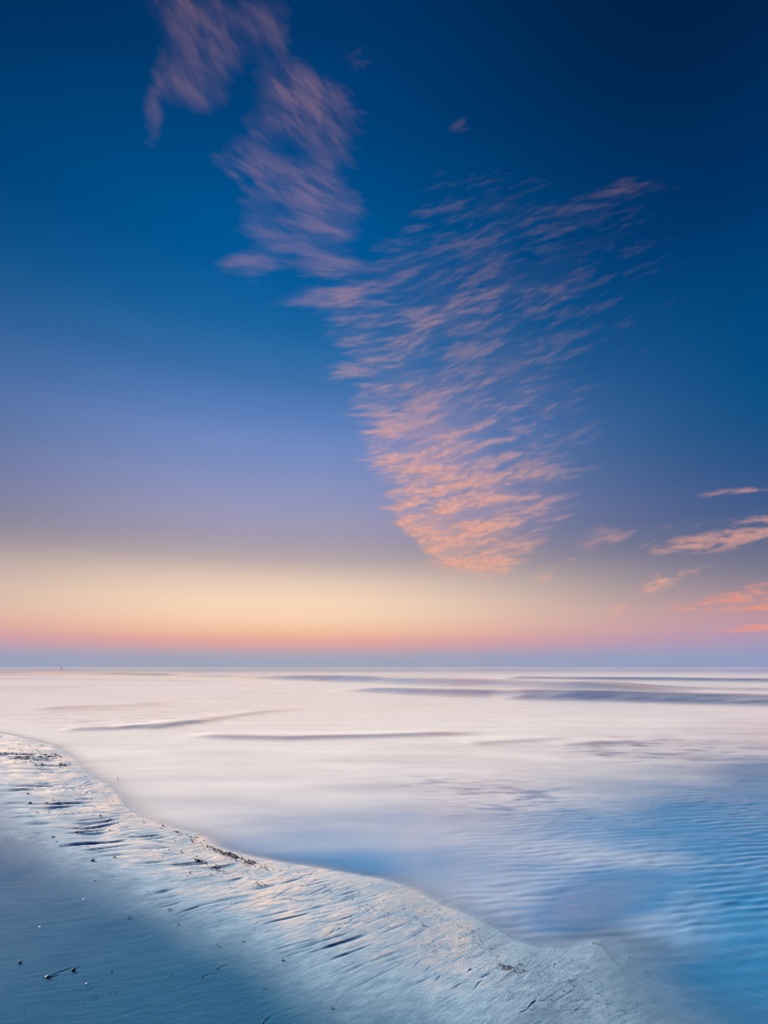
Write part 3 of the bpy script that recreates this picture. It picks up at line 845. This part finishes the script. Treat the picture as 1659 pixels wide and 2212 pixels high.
for i, (sx, sy, w) in enumerate(((190, 1960.7, 5), (244, 1993, 5), (267.6, 1999, 4.5), (129, 1953, 4.5), (113, 1960, 6), (142, 1960, 4.5), (267, 2027, 5),
                                 (102, 1866, 6.5), (87, 1868, 6.5), (412, 2075, 5), (441.5, 2080, 5), (456, 2111, 5), (479.5, 2091, 4.5), (505, 2111, 4.5),
                                 (514, 2135, 5), (463, 2132, 5), (604, 2114.5, 5), (498, 2052, 4), (466, 2051, 5), (244.5, 1990, 4))):
    put('pebble', PEB_ME[i % 9], sx, sy, w, 'larger dark pebble scattered among the rills of the ridge', 'pebble', 'larger pebbles among the rills')
for i, (sx, sy, w) in enumerate(((147, 2065, 4), (214, 2067, 4), (137, 2055, 4), (231, 2150, 4.5), (214, 2154, 3), (360, 2177, 3.6), (435, 2257, 3.6), (273, 2374, 5), (618, 2363, 2.8),
                                 (534, 2311, 4), (300, 2191, 2.6), (283, 2170, 2.6), (240, 2209, 2.8), (529, 2305, 2.6), (636, 2366, 2.4), (90, 1983.5, 4), (119, 1984, 4), (64, 1966, 3.4), (75, 1975, 3))):
    put('pebble', PEB_ME[(i * 5) % 9], sx, sy, w, 'small dark pebble lying apart on the smooth blue sand', 'pebble', 'pebbles lying apart on smooth sand')
for i, (sx, sy, w) in enumerate(((1416, 2358.7, 4), (1620, 2355, 4.2), (1576, 2373, 5), (1240, 2421, 4), (1536, 2338, 5), (1434, 2363, 3), (1395, 2344, 3), (1352, 2353, 3), (1314, 2356, 3.4), (1354, 2353, 3), (1434, 2377, 2.8), (1422, 2393, 2.8))):
    put('pebble', PEB_ME[(i * 4) % 9], sx, sy, w, 'small dark pebble at the shallow blue water beyond the sand spit', 'pebble', 'pebbles at the blue shallows')

def fan_shell():
    """half of a ribbed bivalve, hinge at the back"""
    V, Fc, nr, na = [], [], 5, 22
    for lay in (0, 1):
        for i in range(nr + 1):
            q = i / nr
            for j in range(na + 1):
                a = math.pi * (-0.08 + 1.16 * j / na)
                rr = q * (1 + 0.045 * (1 if j % 2 else -1) * q)
                zz = 0.42 * (1 - q ** 2.2) * (0.6 + 0.4 * math.sin(math.pi * j / na)) + 0.03 * (1 if j % 2 else -1) * q - 0.045 * lay
                V.append((rr * math.cos(a), rr * math.sin(a) * 0.9 - 0.3, zz))
    w = na + 1
    off = (nr + 1) * w
    for i in range(nr):
        for j in range(na):
            a = i * w + j
            Fc.append((a, a + w, a + w + 1, a + 1)); Fc.append((off + a, off + a + 1, off + a + w + 1, off + a + w))
    for j in range(na):
        a = nr * w + j
        Fc.append((a, off + a, off + a + 1, a + 1))
    return tri_mesh('shell', V, Fc, M_SHELL)
SHELL_ME = fan_shell()
put('shell', SHELL_ME, 97, 2264, 8.5, 'bright white ribbed shell on the blue sand above the half buried shell', 'shell', rz=2.6, sink=0.4, hz=1.3)
put('shell', SHELL_ME, 212.5, 2401.5, 8, 'small white shell fragment right of the half buried shell', 'shell', rz=0.3, sink=0.45, hz=.9)
put('shell', SHELL_ME, 204, 2195, 7, 'pale worn shell lying flat on smooth sand below the wide flat stone', 'shell', rz=1.2, sink=0.5, hz=.7)
put('shell', SHELL_ME, 74, 2140, 6, 'tiny pale shell chip on smooth sand left of the wide flat stone', 'shell', rz=.8, sink=0.5, hz=.6)

def clam():
    V, Fc, n, m = [], [], 18, 7
    for i in range(m + 1):
        q = i / m
        for j in range(n):
            a = 2 * math.pi * j / n
            rx = 1.0 * math.sin(q * math.pi / 2); ry = 0.52 * math.sin(q * math.pi / 2)
            gx = rx * math.cos(a) * (1 + 0.12 * math.cos(a))
            V.append((gx, ry * math.sin(a), 0.46 * math.cos(q * math.pi / 2) + (0.012 if i % 2 else 0)))
    for i in range(m):
        for j in range(n):
            Fc.append((i * n + j, (i + 1) * n + j, (i + 1) * n + (j + 1) % n, i * n + (j + 1) % n))
    return tri_mesh('shell', V, Fc, M_CLAM)
put('shell', clam(), 117.5, 2385.6, 19, 'half buried blue grey shell with a long scour mark behind', 'shell', rz=0.28, sink=0.55)

def tube(name, pts, rads, mat, sides=7, parent=None):
    V, Fc = [], []
    P = [Vector(p) for p in pts]
    for i, p in enumerate(P):
        d = (P[min(i + 1, len(P) - 1)] - P[max(i - 1, 0)]).normalized()
        a = d.cross(Vector((0.3, 0.2, 0.93))).normalized(); b = d.cross(a)
        for k in range(sides):
            t = 2 * math.pi * k / sides
            V.append(tuple(p + rads[i] * (a * math.cos(t) + b * math.sin(t))))
    for i in range(len(P) - 1):
        for k in range(sides):
            k2 = (k + 1) % sides
            Fc.append((i * sides + k, i * sides + k2, (i + 1) * sides + k2, (i + 1) * sides + k))
    Fc.append(tuple(range(sides))[::-1]); Fc.append(tuple((len(P) - 1) * sides + k for k in range(sides)))
    me = tri_mesh(name, V, Fc, mat)
    o = bpy.data.objects.new(name, me); COL.objects.link(o); o.parent = parent
    return o

def twig(sx, sy, wpx, label, bend, seed, fork=True):
    r = random.Random(seed)
    x, y, z = on_sand(sx, sy)
    L = wpx / 1250.0 * (y * math.cos(PITCH) + (z - HC) * math.sin(PITCH))
    e = bpy.data.objects.new('twig', None); COL.objects.link(e)
    e.location = (x, y, z); e.empty_display_size = 0.02
    tag(e, label, 'twig')
    pts = [(L * (t - 0.5), L * bend * (math.sin(t * 3.0) - 0.5) + r.uniform(-.03, .03) * L, L * (0.06 + 0.10 * math.sin(t * 3.1))) for t in (0, .2, .4, .6, .8, 1)]
    tube('stem', pts, [L * q for q in (.05, .075, .07, .06, .045, .02)], M_WOOD, parent=e)
    if fork:
        p = pts[3]
        tube('side_branch', [p, (p[0] + .12 * L, p[1] + .14 * L, p[2] + .07 * L), (p[0] + .22 * L, p[1] + .22 * L, p[2] + .10 * L)], [L * q for q in (.045, .035, .015)], M_WOOD, parent=e)
twig(414, 2221, 10, 'curled dark twig on the blue sand beyond the pale shell', 0.35, 1)
twig(314.6, 2241.7, 11, 'short forked dark twig on smooth sand near the curled twig', 0.15, 2)
twig(420, 2381, 8, 'slim dark twig on deep blue sand left of the two small stones', 0.1, 3, False)
twig(1450, 2303.5, 11, 'dark twig at the tip of the sand spit by the smooth pool', 0.12, 4)
twig(810, 2462, 9, 'dark curled twig scrap on grey smooth sand below the furrow', 0.4, 5)
# a thin stick standing in the pool's edge
x, y = ground(286 * K1, 1904 * K1, 0.0)
o = tube('stick', [(0, 0, -0.12), (0.002, 0, 0.0), (0.004, 0.002, 0.02), (0.007, 0.0, 0.045)], [0.005, 0.005, 0.0045, 0.003], M_WOOD)
o.location = (float(x), float(y), 0.0)
tag(o, 'thin dark stick standing upright in the milky pool', 'stick')
# a far marker buoy
x, y = ground(149 * K1, 1634.6 * K1, 0.0)
e = bpy.data.objects.new('marker_buoy', None); COL.objects.link(e); e.location = (float(x), float(y), 0)
tag(e, 'tiny dark marker buoy far out beneath the horizon', 'buoy')
tube('float', [(0, 0, -0.5), (0, 0, -0.1), (0, 0, 0.1), (0, 0, 0.4), (0, 0, 0.62)], [.2, .42, .45, .38, .15], M_BUOY, 12, e)
tube('mast', [(0, 0, 0.6), (0, 0, 0.9), (0, 0, 1.15)], [.05, .05, .04], M_BUOY, 8, e)
tube('top_mark', [(0, 0, 1.12), (0, 0, 1.2), (0, 0, 1.4)], [.05, .16, .02], M_BUOY, 8, e)

# pebble patches along the ridge: the larger ones singly, the finest as one scatter
PATCH = [  # centre x, y, spread along, spread across, tilt, count, size, label
    (118, 1846, 24, 6, 4, 80, 3.2, 'far'), (62, 1852, 24, 8, 2, 45, 3.3, 'far2'), (150, 1868, 8, 3, 0, 30, 3.2, 'far'), (25, 1842, 25, 10, 8, 26, 3.0, 'far2'),
    (84, 1818, 30, 8, 10, 14, 2.6, 'far3'),
    (400, 2019, 9, 3, 15, 10, 3.9, 'clump'), (436, 2033, 10, 4, 20, 9, 3.7, 'clump'), (470, 2045, 14, 6, 20, 12, 3.5, 'clump'),
    (520, 2072, 18, 4, 20, 45, 2.8, 'line'), (550, 2084, 13, 4, 22, 60, 3.2, 'line'), (574, 2092, 14, 4, 20, 55, 3.4, 'line'),
    (487, 2101, 11, 4, 12, 40, 3.5, 'oval'), (530, 2123, 13, 5, 12, 38, 3.0, 'loose'), (607, 2105, 13, 6, 15, 45, 3.3, 'end'), (645, 2116, 14, 6, 18, 20, 3.0, 'end'),
    (633, 2157, 10, 4, 5, 14, 2.8, 'slope'),
    (1232, 2362, 14, 6, 10, 60, 2.7, 'knot'), (1262, 2370, 14, 7, 15, 26, 2.5, 'knot'), (1340, 2385, 60, 26, 12, 60, 2.1, 'pool'), (1180, 2300, 45, 20, 35, 50, 2.1, 'pool'),
    (900, 2215, 60, 14, 20, 40, 2.0, 'grit'), (1010, 2240, 50, 22, 30, 45, 2.1, 'grit'), (1060, 2310, 30, 14, 20, 30, 2.1, 'grit'), (1460, 2440, 70, 26, 15, 36, 2.3, 'blue'), (1330, 2450, 50, 20, 10, 20, 2.3, 'blue')]
LAB = {'far': ('dark pebble in the thick patch at the far end of the ridge', 'thick pebble patch at the far end of the ridge'),
       'far2': ('dark pebble landward of the thick patch at the far end of the ridge', 'pebbles landward of the far patch'),
       'far3': ('tiny pebble on wet sand seaward of the thick far patch', 'pebbles seaward of the far patch'),
       'clump': ('dark pebble on the crest close to the clump like stone', 'crest pebbles near the clump like stone'),
       'line': ('dark pebble in the long dense line along the crest above the pool', 'dense pebble line on the crest'),
       'oval': ('dark pebble in the oval patch among rills just below the dense crest line', 'oval pebble patch among the rills'),
       'loose': ('dark pebble in the loose lowest patch below the dense crest line', 'loose pebble patch below the crest line'),
       'end': ('dark pebble in the cluster where the dense crest line ends', 'pebble cluster ending the crest line'),
       'slope': ('dark pebble in the small sprinkle on the slope under the crest clusters', 'pebble sprinkle on the slope'),
       'knot': ('dark pebble in the tight knot of debris below the smooth round pool', 'debris knot below the pool'),
       'pool': ('tiny dark pebble on the pale rim around the smooth round pool', 'pebbles rimming the smooth pool'),
       'grit': ('tiny dark pebble on the gritty crest left of the smooth round pool', 'pebbles on the gritty crest'),
       'blue': ('tiny dark pebble on bluish wet sand below the pool rim', 'pebbles on the bluish sand below the pool'),
       'rill': ('small dark pebble strewn thinly between rills and water edge', 'pebbles strewn thinly over the ridge')}
SPOTS = []
rp = random.Random(44)
for cx_, cy_, a, b, tilt, cnt, sz, key in PATCH:
    t = math.radians(tilt)
    for _ in range(int(cnt * 1.2)):
        u, v = rp.gauss(0, a * 0.75), rp.gauss(0, b * 0.75)
        SPOTS.append((cx_ + u * math.cos(t) - v * math.sin(t), cy_ + u * math.sin(t) + v * math.cos(t), sz * rp.lognormvariate(0, 0.28), key))
for _ in range(150):
    X = rp.uniform(-10, 1150)
    Y = np.interp(X, SH[:, 0], SH[:, 1]) + abs(rp.gauss(18, 42))
    SPOTS.append((X / K1, Y / K1, 2.6 * rp.lognormvariate(0, 0.3), 'rill'))
SPOTS = [q for q in SPOTS if q[1] * K1 > np.interp(q[0] * K1, SH[:, 0], SH[:, 1]) + 3]
SPOTS.sort(key=lambda q: -q[2])
for i, (sx, sy, w, key) in enumerate(SPOTS[:215]):
    put('pebble', PEB_ME[i % 9], sx, sy, w, LAB[key][0], 'pebble', LAB[key][1])
VV, FF, k = [], [], 0
for i, (sx, sy, w, key) in enumerate(SPOTS[215:]):
    x, y, z = on_sand(sx, sy)
    rad = 0.5 * w * 0.85 / 1250.0 * (y * math.cos(PITCH) + (z - HC) * math.sin(PITCH))
    a = rp.uniform(0, 6.28); c, s_ = math.cos(a), math.sin(a)
    v = PEB[i % 9] * rad
    VV.append(np.stack([v[:, 0] * c - v[:, 1] * s_ + x, v[:, 0] * s_ + v[:, 1] * c + y, v[:, 2] + z + rad * 0.2], -1))
    FF.append(ICO_F + k); k += len(v)
o = mesh_arrays('gravel', np.concatenate(VV), np.concatenate(FF), M_STONE)
tag(o, 'fine dark gravel sprinkled along the sand ridge', 'gravel', kind='stuff')
